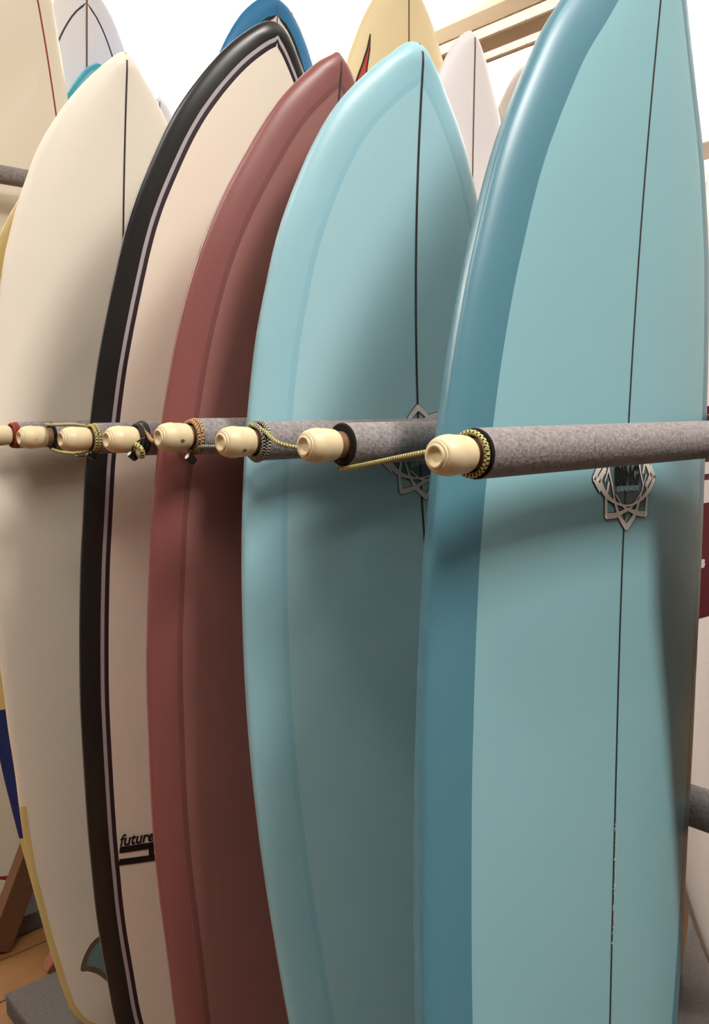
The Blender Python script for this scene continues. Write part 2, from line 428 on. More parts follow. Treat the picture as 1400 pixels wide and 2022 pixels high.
BD = {
 'B1': {'xc': 0.925, 'y': 0.535, 'lx': 0.1734, 'ly': -0.1, 'yaw': 0.035, 'rn': 0.07, 'rt': 0.03, 'L': 1.8622, 'T': 0.075, 'S': [0.0, 0.05, 0.1, 0.15, 0.2, 0.25, 0.3, 0.35, 0.4, 0.45, 0.5, 0.55, 0.6, 0.65, 0.7, 0.75, 0.8, 0.85, 0.9, 0.95, 1.0, 1.05, 1.1, 1.15, 1.2, 1.25, 1.3, 1.35, 1.4, 1.45, 1.5, 1.55, 1.6, 1.65, 1.6622, 1.7022, 1.7372, 1.7672, 1.7922, 1.8122, 1.8292, 1.8422, 1.8522, 1.8582], 'H': [0.052, 0.1031, 0.1324, 0.1593, 0.1836, 0.2055, 0.2247, 0.2412, 0.255, 0.2662, 0.2747, 0.2807, 0.2845, 0.2874, 0.2902, 0.2927, 0.295, 0.2959, 0.2968, 0.297, 0.2973, 0.2953, 0.2923, 0.2873, 0.2824, 0.2759, 0.268, 0.2577, 0.2469, 0.2337, 0.2156, 0.1953, 0.1729, 0.1419, 0.1353, 0.1132, 0.093, 0.0747, 0.0585, 0.0447, 0.0321, 0.0215, 0.0124, 0.0059], 'R': [0.87, 0.87, 0.87, 0.87, 0.87, 0.87, 0.87, 0.871, 0.872, 0.874, 0.878, 0.884, 0.891, 0.9, 0.908, 0.917, 0.925, 0.933, 0.941, 0.949, 0.957, 0.965, 0.975, 0.986, 0.999, 1.012, 1.026, 1.041, 1.056, 1.071, 1.087, 1.101, 1.114, 1.126, 1.135, 1.142, 1.146, 1.148, 1.149, 1.15, 1.15, 1.15, 1.15, 1.15]},
 'B2': {'xc': 0.865, 'y': 0.816, 'lx': 0.0008, 'ly': -0.16, 'yaw': 0.0, 'rn': 0.1314, 'rt': 0.03, 'L': 1.6723, 'T': 0.07, 'S': [0.0, 0.05, 0.1, 0.15, 0.2, 0.25, 0.3, 0.35, 0.4, 0.45, 0.5, 0.55, 0.6, 0.65, 0.7, 0.75, 0.8, 0.85, 0.9, 0.95, 1.0, 1.05, 1.1, 1.15, 1.2, 1.25, 1.3, 1.35, 1.4, 1.45, 1.4723, 1.5123, 1.5473, 1.5773, 1.6023, 1.6223, 1.6393, 1.6523, 1.6623, 1.6683], 'H': [0.052, 0.111, 0.1465, 0.1779, 0.2053, 0.2284, 0.2475, 0.2624, 0.2734, 0.2805, 0.2843, 0.2868, 0.2892, 0.2911, 0.2922, 0.2921, 0.2914, 0.2898, 0.2872, 0.2838, 0.2801, 0.2757, 0.2703, 0.2644, 0.2573, 0.2491, 0.24, 0.227, 0.214, 0.1956, 0.1854, 0.166, 0.1456, 0.1244, 0.1004, 0.078, 0.0587, 0.0391, 0.0282, 0.0183], 'R': [0.905, 0.905, 0.905, 0.905, 0.905, 0.905, 0.905, 0.905, 0.905, 0.905, 0.905, 0.905, 0.905, 0.905, 0.905, 0.905, 0.905, 0.905, 0.905, 0.905, 0.905, 0.905, 0.905, 0.905, 0.905, 0.905, 0.905, 0.905, 0.905, 0.904, 0.901, 0.897, 0.892, 0.886, 0.88, 0.877, 0.875, 0.876, 0.877, 0.879]},
 'B3': {'xc': 0.7897, 'y': 0.936, 'lx': 0.05, 'ly': -0.08, 'yaw': 0.0, 'rn': 0.1, 'rt': 0.03, 'L': 1.681, 'T': 0.06, 'S': [0.0, 0.05, 0.1, 0.15, 0.2, 0.25, 0.3, 0.35, 0.4, 0.45, 0.5, 0.55, 0.6, 0.65, 0.7, 0.75, 0.8, 0.85, 0.9, 0.95, 1.0, 1.05, 1.1, 1.15, 1.2, 1.25, 1.3, 1.35, 1.4, 1.45, 1.481, 1.521, 1.556, 1.586, 1.611, 1.631, 1.648, 1.661, 1.671, 1.677], 'H': [0.052, 0.1057, 0.1364, 0.1633, 0.1861, 0.2046, 0.2187, 0.2284, 0.234, 0.2377, 0.242, 0.2469, 0.2517, 0.2546, 0.2566, 0.2571, 0.2575, 0.2579, 0.2566, 0.2542, 0.2513, 0.249, 0.2438, 0.2385, 0.2313, 0.2233, 0.2138, 0.2017, 0.1869, 0.167, 0.1527, 0.1312, 0.1121, 0.0946, 0.0768, 0.0589, 0.0428, 0.0297, 0.0152, 0.0059], 'R': [1.0, 1.0, 1.0, 1.0, 1.0, 1.0, 1.0, 1.0, 1.0, 1.0, 1.0, 1.0, 1.0, 1.0, 1.0, 1.0, 1.0, 1.0, 1.0, 1.0, 1.0, 1.0, 1.0, 1.0, 1.0, 1.0, 1.0, 1.0, 1.0, 1.0, 1.0, 1.0, 1.0, 1.0, 1.0, 1.0, 1.0, 1.0, 1.0, 1.0]},
 'B4': {'xc': 0.8275, 'y': 1.2, 'lx': 0.08, 'ly': 0, 'yaw': 0.0, 'rn': 0.1, 'rt': 0.03, 'L': 1.8104, 'T': 0.062, 'S': [0.0, 0.05, 0.1, 0.15, 0.2, 0.25, 0.3, 0.35, 0.4, 0.45, 0.5, 0.55, 0.6, 0.65, 0.7, 0.75, 0.8, 0.85, 0.9, 0.95, 1.0, 1.05, 1.1, 1.15, 1.2, 1.25, 1.3, 1.35, 1.4, 1.45, 1.5, 1.55, 1.6, 1.6104, 1.6504, 1.6854, 1.7154, 1.7404, 1.7604, 1.7774, 1.7904, 1.8004, 1.8064], 'H': [0.0425, 0.098, 0.1319, 0.1569, 0.1713, 0.1808, 0.1903, 0.1995, 0.207, 0.2129, 0.219, 0.224, 0.2287, 0.2331, 0.2374, 0.241, 0.2431, 0.2449, 0.246, 0.247, 0.2466, 0.2464, 0.2465, 0.2439, 0.2411, 0.2373, 0.2318, 0.2252, 0.2181, 0.2104, 0.1993, 0.1832, 0.1655, 0.1616, 0.1435, 0.1237, 0.1044, 0.0865, 0.0699, 0.0531, 0.0394, 0.0265, 0.017], 'R': [1.0, 1.0, 1.0, 1.0, 1.0, 1.0, 1.0, 1.0, 1.0, 1.0, 1.0, 1.0, 1.0, 1.0, 1.0, 1.0, 1.0, 1.0, 1.0, 1.0, 1.0, 1.0, 1.0, 1.0, 1.0, 1.0, 1.0, 1.0, 1.0, 1.0, 1.0, 1.0, 1.0, 1.0, 1.0, 1.0, 1.0, 1.0, 1.0, 1.0, 1.0, 1.0, 1.0]},
 'B5': {'xc': 0.7727, 'y': 1.485, 'lx': 0.0149, 'ly': -0.05, 'yaw': 0.0, 'rn': 0.1073, 'rt': 0.03, 'L': 1.8283, 'T': 0.062, 'S': [0.0, 0.05, 0.1, 0.15, 0.2, 0.25, 0.3, 0.35, 0.4, 0.45, 0.5, 0.55, 0.6, 0.65, 0.7, 0.75, 0.8, 0.85, 0.9, 0.95, 1.0, 1.05, 1.1, 1.15, 1.2, 1.25, 1.3, 1.35, 1.4, 1.45, 1.5, 1.55, 1.6, 1.6283, 1.6683, 1.7033, 1.7333, 1.7583, 1.7783, 1.7953, 1.8083, 1.8183, 1.8243], 'H': [0.0392, 0.1266, 0.158, 0.1699, 0.1806, 0.1909, 0.199, 0.2073, 0.2139, 0.2178, 0.2209, 0.2231, 0.2272, 0.2315, 0.2339, 0.2378, 0.2397, 0.2423, 0.2456, 0.2467, 0.2456, 0.2443, 0.2414, 0.2387, 0.2348, 0.2303, 0.2259, 0.2198, 0.2131, 0.2059, 0.1944, 0.1815, 0.1641, 0.1547, 0.1361, 0.115, 0.0953, 0.0751, 0.0578, 0.0416, 0.0281, 0.0172, 0.0101], 'R': [1.0, 1.0, 1.0, 1.0, 1.0, 1.0, 1.0, 1.0, 1.0, 1.0, 1.0, 1.0, 1.0, 1.0, 1.0, 1.0, 1.0, 1.0, 1.0, 1.0, 1.0, 1.0, 1.0, 1.0, 1.0, 1.0, 1.0, 1.0, 1.0, 1.0, 1.0, 1.0, 1.0, 1.0, 1.0, 1.0, 1.0, 1.0, 1.0, 1.0, 1.0, 1.0, 1.0]},
 'B6': {'xc': 0.8375, 'y': 1.64, 'lx': 0.0, 'ly': -0.05, 'yaw': 0.0, 'rn': 0.1, 'rt': 0.03, 'L': 1.8607, 'T': 0.062, 'S': [0.0, 0.05, 0.1, 0.15, 0.2, 0.25, 0.3, 0.35, 0.4, 0.45, 0.5, 0.55, 0.6, 0.65, 0.7, 0.75, 0.8, 0.85, 0.9, 0.95, 1.0, 1.05, 1.1, 1.15, 1.2, 1.25, 1.3, 1.35, 1.4, 1.45, 1.5, 1.55, 1.6, 1.65, 1.6607, 1.7007, 1.7357, 1.7657, 1.7907, 1.8107, 1.8277, 1.8407, 1.8507, 1.8567], 'H': [0.182, 0.193, 0.2028, 0.2122, 0.2201, 0.2278, 0.2359, 0.2443, 0.252, 0.2594, 0.2669, 0.2726, 0.2763, 0.2802, 0.2844, 0.288, 0.2898, 0.2917, 0.2937, 0.293, 0.2922, 0.2901, 0.2863, 0.2827, 0.2776, 0.2717, 0.2659, 0.2569, 0.2472, 0.2376, 0.2227, 0.2035, 0.1739, 0.1479, 0.1424, 0.1207, 0.1009, 0.0814, 0.0622, 0.0469, 0.0332, 0.0227, 0.0146, 0.0097], 'R': [1.0, 1.0, 1.0, 1.0, 1.0, 1.0, 1.0, 1.0, 1.0, 1.0, 1.0, 1.0, 1.0, 1.0, 1.0, 1.0, 1.0, 1.0, 1.0, 1.0, 1.0, 1.0, 1.0, 1.0, 1.0, 1.0, 1.0, 1.0, 1.0, 1.0, 1.0, 1.0, 1.0, 1.0, 1.0, 1.0, 1.0, 1.0, 1.0, 1.0, 1.0, 1.0, 1.0, 1.0]},
}
# ------------------------------------------------------------------ room
def struct(o): o['kind'] = 'structure'; return o
X0, X1, Y0, Y1 = -2.6, 6.0, -2.6, 9.0
floor = struct(box('floor', X0, X1, Y0, Y1, -.10, -.006, M['floor']))
pv, pf = box_vf(0, 1.196, 0, .146, -.006, 0)
pme = None
for r in range(34):
    y = -.4+r*.15
    for c in range(5):
        x = -1.2+c*1.2-(r*.43 % 1.2)+.6
        if pme is None:
            o = box('plank', 0, 1.196, 0, .146, -.0055, 0, M['plank'], floor, .0012); pme = o.data
        else: o = link('plank', pme, floor)
        o.location = (x, y, random.uniform(-.0004, .0004))
struct(box('ceiling', X0, X1, Y0, Y1, CEIL, CEIL+.1, M['ceiling']))
struct(box('wall_left', X0-.1, X0, Y0, Y1, -.1, CEIL+.1, M['wall_dim']))
struct(box('wall_right', X1, X1+.1, Y0, Y1, -.1, CEIL+.1, M['wall']))
struct(box('wall_back', X0-.1, X1+.1, Y1, Y1+.1, -.1, CEIL+.1, M['wall_dim']))
struct(box('wall_front', X0-.1, X1+.1, Y0-.1, Y0, -.1, CEIL+.1, M['wall_dim']))
# hanging troughs, made up to carry the added uplights
for i, (x, y) in enumerate(UPS):
    t = empty('added_pendant_light', ['added ceiling-wash light over the near end of the left aisle', 'added ceiling-wash light over the far end of the left aisle',
        'added ceiling-wash light over the near end, right of the rack', 'added ceiling-wash light above the back boards, right side',
        'added ceiling-wash light at the far back, left of the boards', 'added ceiling-wash light farthest back on the right', 'added ceiling-wash light nearest the right wall'][i], 'light', (x, y, 2.62), 'added ceiling-wash lights')
    box('housing', -.15, .15, -.75, .75, .0, .08, M['white_metal'], t, .008)
    for yy in (-.6, .6):
        tubes('suspension_rod', [[(0, yy, .08), (0, yy, CEIL-2.62)]], .004, M['metal'], t)
for p, q, lb in [(SPOTS[0][0], SPOTS[0][1], 'white track spotlight hanging above the pegs')]:
    t = empty('track_spotlight', lb, 'light', p)
    d = (Vector(q)-Vector(p)).to_track_quat('X', 'Z').to_matrix().to_4x4()
    lathe('lamp_can', [(-.13, 0), (-.13, .03), (-.12, .045), (-.02, .05), (-.02, .046), (-.10, .04), (-.10, 0)], M['white_metal'], t, 24, d)
    tubes('stem', [[(-.03, 0, .06), (-.03, 0, CEIL-p[2])]], .008, M['white_metal'], t)
for (x, y, e), lb in zip(PANELS, ('added key panel in the ceiling behind the viewer', 'added fill panel in the ceiling over the left aisle')):
    pl = empty('added_ceiling_light', lb, 'light', (x, y, CEIL))
    for a, b_, c, d in ((-.33, -.29, -.54, .54), (.29, .33, -.54, .54), (-.29, .29, -.54, -.50), (-.29, .29, .50, .54)): box('frame', a, b_, c, d, -.025, 0, M['white_metal'], pl, .003)
# cream duct and the ceiling steelwork along the row direction, upper right
o = empty('ceiling_duct', 'round cream duct running under the white ceiling, upper right', 'duct', (2.92, 2.6, 2.90))
V, F, UV = tube_vf([(0, y, 0) for y in (-1.6, 0, 1.5, 3, 4.5, 6)], .056, 28)
mesh('duct_pipe', V, F, M['pipe'], o)
for y in (-1.2, 1.9, 4.6):
    tubes('hanger', [[(0, y, .05), (0, y, CEIL-2.90)]], .005, M['pipe'], o)
    V, F, UV = tube_vf([(0, y-.02, 0), (0, y+.02, 0)], .059, 28); mesh('strap', V, F, M['pipe'], o)
sof = empty('ceiling_raft', 'tan steel ceiling raft of pale tiles with an added glow below the cream duct', 'ceiling raft', (2.745, 2.6, 2.75))
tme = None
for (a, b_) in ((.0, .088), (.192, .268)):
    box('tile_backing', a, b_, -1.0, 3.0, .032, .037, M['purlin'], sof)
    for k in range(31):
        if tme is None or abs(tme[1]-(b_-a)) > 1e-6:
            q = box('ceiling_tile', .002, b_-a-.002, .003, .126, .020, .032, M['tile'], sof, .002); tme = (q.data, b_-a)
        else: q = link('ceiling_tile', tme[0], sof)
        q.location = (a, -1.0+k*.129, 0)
for a, b_ in ((-.012, 0), (.088, .192), (.268, .285)):
    box('purlin', a, b_, -1.0, 3.0, .012, .07, M['purlin'], sof, .003)
for y in (-.8, 1.0, 2.8):
    tubes('hanger', [[(.14, y, .07), (.14, y, CEIL-2.75)]], .005, M['purlin'], sof)
# ------------------------------------------------------------------ front rack
rack = empty('surfboard_rack', 'floor rack of grey foam-covered pegs with turned pine caps', 'rack', (.9, 1.0, 0))
RO = Vector((.9, 1.0, 0))
def rb(name, x0, x1, y0, y1, z0, z1, m, bev=.003): return box(name, x0-RO.x, x1-RO.x, y0-RO.y, y1-RO.y, z0, z1, m, rack, bev)
rb('back_rail', 1.262, 1.300, -.35, 1.90, 1.240, 1.290, M['brown'])
for y in (-.30, 1.80): rb('upright_post', 1.262, 1.300, y, y+.09, 0, 1.95, M['brown'])
rb('carpeted_base', .60, 2.02, -.35, 1.80, .0, .05, M['carpet'], .008)
V, F, UV = tube_vf([(1.272-RO.x, y-RO.y, -.0+.672) for y in (-.3, .3, .9, 1.5, 1.85)], .032, 24)
lr = mesh('padded_lower_rail', V, F, M['foam'], rack)
def brace(rt_, ro, p, q, w, d, m):
    p = Vector(p); q = Vector(q); L = (q-p).length; Mx = (q-p).to_track_quat('X', 'Z').to_matrix().to_4x4(); Mx.translation = p-ro
    return box('brace', 0, L, -d/2, d/2, -w/2, w/2, m, rt_, .003, Mx)
brace(rack, RO, (.725, 1.845, .015), (1.275, 1.845, .655), .055, .035, M['beam'])
# plywood kickboard of the back row: boards with open joints on a dark backing
def kick(x0, x1, slant):
    V = [(x-RO.x, y-RO.y, z) for y in (.830, .842) for x, z in ((x0, .05), (x1-slant, .05), (x1, .16), (x1, .30), (x0, .30))]
    F = [(0, 1, 2, 3, 4), (9, 8, 7, 6, 5)]+[(i, 5+i, 5+(i+1) % 5, (i+1) % 5) for i in range(5)]
    mesh('kickboard', V, F, M['ply'], rack, False)
kick(1.32, 1.651, 0); kick(1.658, 1.668, 0); kick(1.676, 1.748, .025)
rb('kickboard_backing', 1.33, 1.72, .843, .855, .05, .28, M['brown'])
# the second rack, past the gap
far = empty('surfboard_rack', 'second floor rack beyond the gap, with a high foam-covered peg at the left edge', 'rack', (1.2, 2.5, 0)); FO = Vector((1.2, 2.5, 0))
def fb(name, x0, x1, y0, y1, z0, z1, m, bev=.003): return box(name, x0-FO.x, x1-FO.x, y0-FO.y, y1-FO.y, z0, z1, m, far, bev)
fb('carpeted_base', .42, 2.05, 2.06, 3.10, .0, .05, M['carpet'], .008)
for y in (2.07, 2.21): fb('upright_post', 1.200, 1.236, y, y+.07, .05, 2.0, M['brown'])
fb('back_rail', 1.200, 1.236, 2.06, 2.30, 1.86, 1.91, M['brown'])
brace(far, FO, (.665, 2.035, .01), (.98, 2.035, .68), .06, .04, M['brown']); fb('brace_foot', .95, 1.21, 2.015, 2.055, .66, .72, M['brown'])
fd = lathe('peg', [(0, 0), (0, .0135), (.738, .0135), (.738, 0)], M['dowel'], far, 20); fd.location = (.462-FO.x, 2.135-FO.y, 1.865)
ff = lathe('foam_sleeve', [(.05, .015), (.05, .0215), (.735, .0215), (.735, .015), (.05, .015)], M['foam'], fd, 32)
PEGS = [(.5198, .4740, 1.2626), (.5318, .6580, 1.2659), (.5232, .7904, 1.2668), (.5150, .9092, 1.2704), (.5041, 1.0196, 1.2659),
        (.5040, 1.1559, 1.2637), (.5053, 1.3073, 1.2638), (.505, 1.450, 1.2640), (.505, 1.606, 1.264), (.505, 1.76, 1.264)]
CAPP = [(.0036, 0), (.0032, .0054), (.0014, .0071), (.0002, .0077), (-.0002, .0088), (.0004, .0100), (.0016, .0103), (.0017, .0112), (.0021, .0123), (.0036, .0126),
        (.0037, .0133), (.0046, .0143), (.0072, .0157), (.0115, .0169), (.0155, .0175), (.0192, .0176), (.0202, .0171), (.0300, .0168), (.0375, .0160), (.0398, .0150), (.0402, .0)]
dowel = foam = cap = None
knots = {0: None, 2: (.022, -.55), 3: (.024, -.25), 6: (.018, -.2)}
peg_objs = []
for i, (x, y, z) in enumerate(PEGS):
    L = 1.262-x
    d = lathe('peg', [(.034, 0), (.034, .0135), (L, .0135), (L, 0)], M['dowel'], rack, 20); d.location = (x-RO.x, y-RO.y, z)
    f = lathe('foam_sleeve', [(.0505, .0150), (.0500, .0205), (.0515, .0220), (.30, .0222), (L-.004, .0222), (L-.004, .0150), (.0505, .0150)], M['foam'], d, 36)
    f.data.materials.append(M['foam_in'])
    for p in f.data.polygons:
        c = p.center
        if c.x < .0509 and abs(p.normal.x) > .5 or math.hypot(c.y, c.z) < .0195: p.material_index = 1
    c = lathe('end_cap', CAPP, M['cap'], d, 36)
    if knots.get(i):
        kx, ky = knots[i]
        V, F = [], []
        for q in range(14):
            a = 2*math.pi*q/14; px = kx+.0028*math.cos(a); an = math.pi/2*0+ky+.12*math.sin(a)
            V.append((px, -.0174*math.cos(an), .0174*math.sin(an)))
        F.append(tuple(range(14)))
        mesh('wood_knot', V, F, M['knot'], c, False)
    peg_objs.append(d)
# ------------------------------------------------------------------ bungee cords between the pegs
YB = cord_mat('yellow_black_cord', (206, 196, 130), (34, 32, 26)); WB = cord_mat('black_white_cord', (20, 20, 20), (220, 216, 200), 300)
TAN = cord_mat('tan_black_cord', (204, 160, 116), (44, 32, 26)); RED = cord_mat('red_cord', (96, 34, 24), (190, 90, 60)); BLK = mat('black_cord', (26, 27, 25), .8)
def loop_on(i, dx=.0455, r=.0182, tilt=0.0, n=40, ph=0):
    x, y, z = PEGS[i]
    return [(x+dx+tilt*math.sin(2*math.pi*k/n+ph), y+r*math.cos(2*math.pi*k/n), z+r*math.sin(2*math.pi*k/n)) for k in range(n)]
def P(i, dx, dy, dz): x, y, z = PEGS[i]; return (x+dx, y+dy, z+dz)
def cord(label, paths, m, r=.0024):
    o = tubes('bungee_cord', paths, r, m); tag(o, label, 'cord'); return o
cord('yellow and black cord from the largest pine cap to the cap behind', [(loop_on(0, .0455, .0184), True), catmull([P(1, .052, .006, -.0235), P(1, .0505, -.012, -.0232), P(0, .040, .060, -.002), P(0, .036, .019, .004)], 12)], YB, .0025)
c3 = cord('black and white cord with a yellow run, round the third cap from the right', [(loop_on(2, .0455, .0186), True), (loop_on(2, .0505, .0215, .002), True)], WB, .0026)
cord('yellow speckled cord slung between the second and third caps from the right', [catmull([P(2, .044, .004, .0195), P(2, .046, -.018, .012), P(2, .046, -.045, -.001), P(1, .046, .055, -.006), P(1, .043, .019, -.011)], 12)], YB, .0023)
cord('black cord with white flecks between the third and fourth caps from the right', [catmull([P(3, .050, -.008, -.020), P(3, .046, -.022, -.012), P(2, .046, .060, -.0075), P(2, .043, .019, -.004)], 12)], WB, .0022)
c4 = cord('tan and black cord wound round the fourth cap from the right', [(loop_on(3, .0455, .0185), True), (loop_on(3, .0495, .0200, .0015), True)], TAN, .0026)
c5 = cord('black cord loops on the fifth cap from the right', [(loop_on(4, .0435, .0178, .001), True), (loop_on(4, .049, .0205, .002), True)], BLK, .0032)
cord('tan cord with a knotted yellow end beside the fifth cap from the right', [catmull([P(4, .046, -.004, .019), P(4, .048, -.018, .008), P(4, .047, -.035, -.002), P(3, .043, .055, -.001), P(3, .042, .018, -.001)], 10)], TAN, .0026)
kn = cord('short knotted yellow cord end hanging below the tan cord', [catmull([P(4, .030, -.022, -.008), P(4, .024, -.034, -.006), P(4, .026, -.043, -.012), P(4, .03, -.038, -.020), P(4, .032, -.026, -.020), P(4, .034, -.018, -.015)], 10)], YB, .0034)
cord('yellow and black cord round the sixth cap from the right', [(loop_on(5, .0450, .0184), True), (loop_on(5, .0500, .0195, .001), True)], YB, .0026)
cord('upper pale cord stretched between the sixth and seventh caps', [catmull([P(6, .040, -.006, .0195), P(6, .040, -.04, .0185), P(5, .042, .05, .0195), P(5, .044, .010, .0180)], 10)], YB, .0021)
cord('lower pale cord stretched between the sixth and seventh caps', [catmull([P(6, .046, -.012, -.019), P(6, .043, -.05, -.022), P(5, .042, .05, -.022), P(5, .044, .010, -.019)], 10)], YB, .0024)
cord('dark red braided cord round the leftmost cap', [(loop_on(7, .0445, .0184), True), (loop_on(7, .0490, .0192, .001), True)], RED, .0028)
def hook(label, pts, bead):
    r = empty('cord_hook', label, 'hook', pts[0], 'wire hooks on the bungee cords')
    q = Vector(pts[0])
    tubes('wire', [catmull([Vector(p)-q for p in pts], 10)], .0011, M['metal'], r)
    bx = Vector(bead)-q
    lathe('ferrule', [(-.006, 0), (-.006, .0042), (-.004, .0052), (.004, .0052), (.006, .0042), (.006, 0)], M['metal'], r, 16, Matrix.Translation(bx) @ Matrix.Rotation(math.radians(40), 4, 'Y'))
hook('dark wire hook below the fourth cap from the right', [P(3, .044, -.022, -.006), P(3, .038, -.020, -.012), P(3, .037, -.012, -.020), P(3, .040, -.006, -.026)], P(3, .042, -.004, -.027))
hook('wire hook beside the knotted yellow cord end', [P(4, .036, -.034, .002), P(4, .032, -.022, -.003), P(4, .030, -.012, -.012), P(4, .034, -.010, -.020)], P(4, .040, .006, -.022))
hook('small dark hook under the sixth cap from the right', [P(5, .030, .014, -.020), P(5, .026, .010, -.023), P(5, .026, .002, -.024), P(5, .034, -.004, -.024)], P(5, .042, -.006, -.023))
# ------------------------------------------------------------------ boards in the front rack
B1d = resin('pale_aqua_resin', (135, 180, 188), .38); B1r = resin('deep_aqua_resin', (80, 128, 144), .36)
B2d = resin('ice_blue_resin', (160, 198, 205), .4); B2r = resin('sky_blue_resin', (148, 191, 201), .38); B2l = resin('blue_lap_line', (140, 186, 198), .38)
B3d = resin('dusty_rose_resin', (146, 96, 90), .4); B3r = resin('brick_red_resin', (132, 77, 73), .38); B3l = resin('dark_rose_lap_line', (118, 68, 65), .4)
WH = resin('warm_white_resin', (240, 229, 212), .36); CR = resin('cream_white_resin', (242, 233, 217), .42)
BK = resin('black_resin', (34, 33, 32), .3); GR = resin('silver_pinline', (176, 170, 172), .35); BK2 = resin('dark_violet_pinline', (48, 36, 42), .4)
YL = resin('yellowed_resin', (216, 196, 132), .4, .08); NV = resin('navy_resin', (20, 42, 110), .35)
def logo(root, B, cx, cs, k=1.0):
    R1 = [(-.0478, .0062, 35), (-.0605, -.0102, 48), (-.0446, -.0247, 38), (-.0203, -.0322, 18), (.0048, -.0327, 14), (.0306, -.0252, 20), (.0573, -.0085, 38), (.0699, .0087, 40), (.0560, .0215, 34)]
    R2 = [(-.0413, .0049, 18), (-.0315, -.0133, 16), (-.0240, -.0313, 22), (-.0130, -.0467, 34), (.0040, -.0585, 44), (.0214, -.0437, 34), (.0320, -.0257, 22), (.0424, -.0023, 14), (.0480, .010, 14)]
    R3 = [(-.0389, -.0091, 22), (-.0433, -.0271, 28), (-.0428, -.0382, 32), (-.0416, -.0490, 40), (-.0192, -.0460, 36), (-.0023, -.0400, 24), (.0152, -.0332, 13), (.0352, -.0149, 9)]
    R4 = [(.0478, .0010, 16), (.0526, -.0144, 22), (.0515, -.0291, 32), (.0512, -.0385, 40), (.0318, -.0395, 36), (.0103, -.0376, 24), (-.0053, -.0346, 13), (-.0235, -.0225, 9)]
    w = 2.75e-4
    V0 = []
    fill = [(cx+k*.058*math.cos(2*math.pi*q/28)*(1-.10*math.cos(8*math.pi*q/28)), cs+k*.040*math.sin(2*math.pi*q/28)) for q in range(28)]
    poly_print(root, B, [fill], 'logo_ground', M['logo_dim'], .0006)
    for up in (1, -1):
        for n, R in enumerate((R3, R4, R2, R1)):
            # straight into the corner points, smooth elsewhere
            corner = {0: 3, 1: 3, 2: 4, 3: 1}[n]
            segs = [R[:corner+1], R[corner:]]
            if n == 3: segs = [R[:2], R[1:8], R[7:]]
            pts, wd = [], []
            for sg in segs:
                c = catmull([(q[0], q[1], q[2]) for q in sg], 7)
                for p in c: pts.append((cx+up*k*p[0], cs+up*k*p[1])); wd.append(p[2]*w*k*.66)
            ribbon(root, B, pts, [v+.0016 for v in wd], 'logo_outline', M['black'], .0008+.00005*n, 2)
            ribbon(root, B, pts, wd, 'logo_ribbon', M['logo_pale'], .0013+.00005*n, 2)
    text_print(root, B, 'BING', 'lettering', M['black'], cx-.0250*k, cs-.0125*k, .0235*k, .056*k, math.radians(8), .0018, 0, .035)
    # slab serifs that make the narrow letters
    text_print(root, B, 'SURFBOARDS', 'small_lettering', M['logo_band'], cx-.0215*k, cs-.0190*k, .0060*k, .051*k, math.radians(8), .0018, 0, .03)
r1, Bo1 = make_board('surfboard', BD['B1'], 'large aqua surfboard in front with deeper blue rails, behind the biggest pine cap', B1d, [(.050, 'rail', B1r)], B1r, (.0032, M['str_dark'], 0, 9))
logo(r1, Bo1, 0.0, 1.1183)
# hand-written line along the stringer
pts, wd = [], []
random.seed(3)
s = .720
while s > .580:
    pts.append((random.uniform(-.0042, .0030)+.0015, s)); s -= random.uniform(.0012, .0030)
for k in range(0, len(pts)-4, 6):
    c = catmull([(p[0], p[1], 0) for p in pts[k:k+5]], 5)
    ribbon(r1, Bo1, [(p[0], p[1]) for p in c], [.0009]*len(c), 'handwriting', M['scribble'], .0012, 2)
r2, Bo2 = make_board('surfboard', BD['B2'], 'pale ice-blue surfboard with pointed nose and dark stringer, middle of the rack', B2d, [(.042, 'rail', B2r), (.050, 'lap_line', B2l)], B2r, (.0040, M['str_dark'], 0, 9))
logo(r2, Bo2, .004, 1.1424, 1.05)
r3, Bo3 = make_board('surfboard', BD['B3'], 'dusty red surfboard with darker brick rails, left of the ice-blue one', B3d, [(.034, 'rail', B3r), (.041, 'lap_line', B3l)], B3r, (.0030, M['str_dark'], 0, 9))
r4, Bo4 = make_board('surfboard', BD['B4'], 'white surfboard with wide black rail and silver pinline', WH, [(.027, 'rail', BK), (.0325, 'pinline', GR), (.0390, 'pinline', BK2)], BK)
text_print(r4, Bo4, 'futures', 'lettering', M['sticker'], -.1764, .4945, .0195, .066, math.radians(-3.5), .001, .12, .022)
for a in ((-.1764, .4936, -.104, .4880, .0105), (-.1766, .4735, -.104, .4660, .0105)):
    ribbon(r4, Bo4, [(a[0]+(a[2]-a[0])*q/8, a[1]-.005+(a[3]-a[1])*q/8) for q in range(9)], [a[4]]*9, 'sticker_bar', M['sticker'], .001, 2)
ribbon(r4, Bo4, [(-.1235, .489), (-.1230, .474), (-.1225, .459)], [.009]*3, 'sticker_stem', M['sticker'], .0012, 2)
r5, Bo5 = make_board('surfboard', BD['B5'], 'cream white surfboard with pointed nose and dark stringer, far left', CR, [(.010, 'rail', CR)], YL, (.0034, M['str_dark'], 0, 9), zones=[(-1, .50, 'tail_rail', YL, 'rail')])
r6, Bo6 = make_board('surfboard', BD['B6'], 'yellowed surfboard with a navy band, mostly hidden behind the cream one', YL, [(.02, 'rail', YL)], YL, zones=[(.372, .635, 'navy_band', NV)])
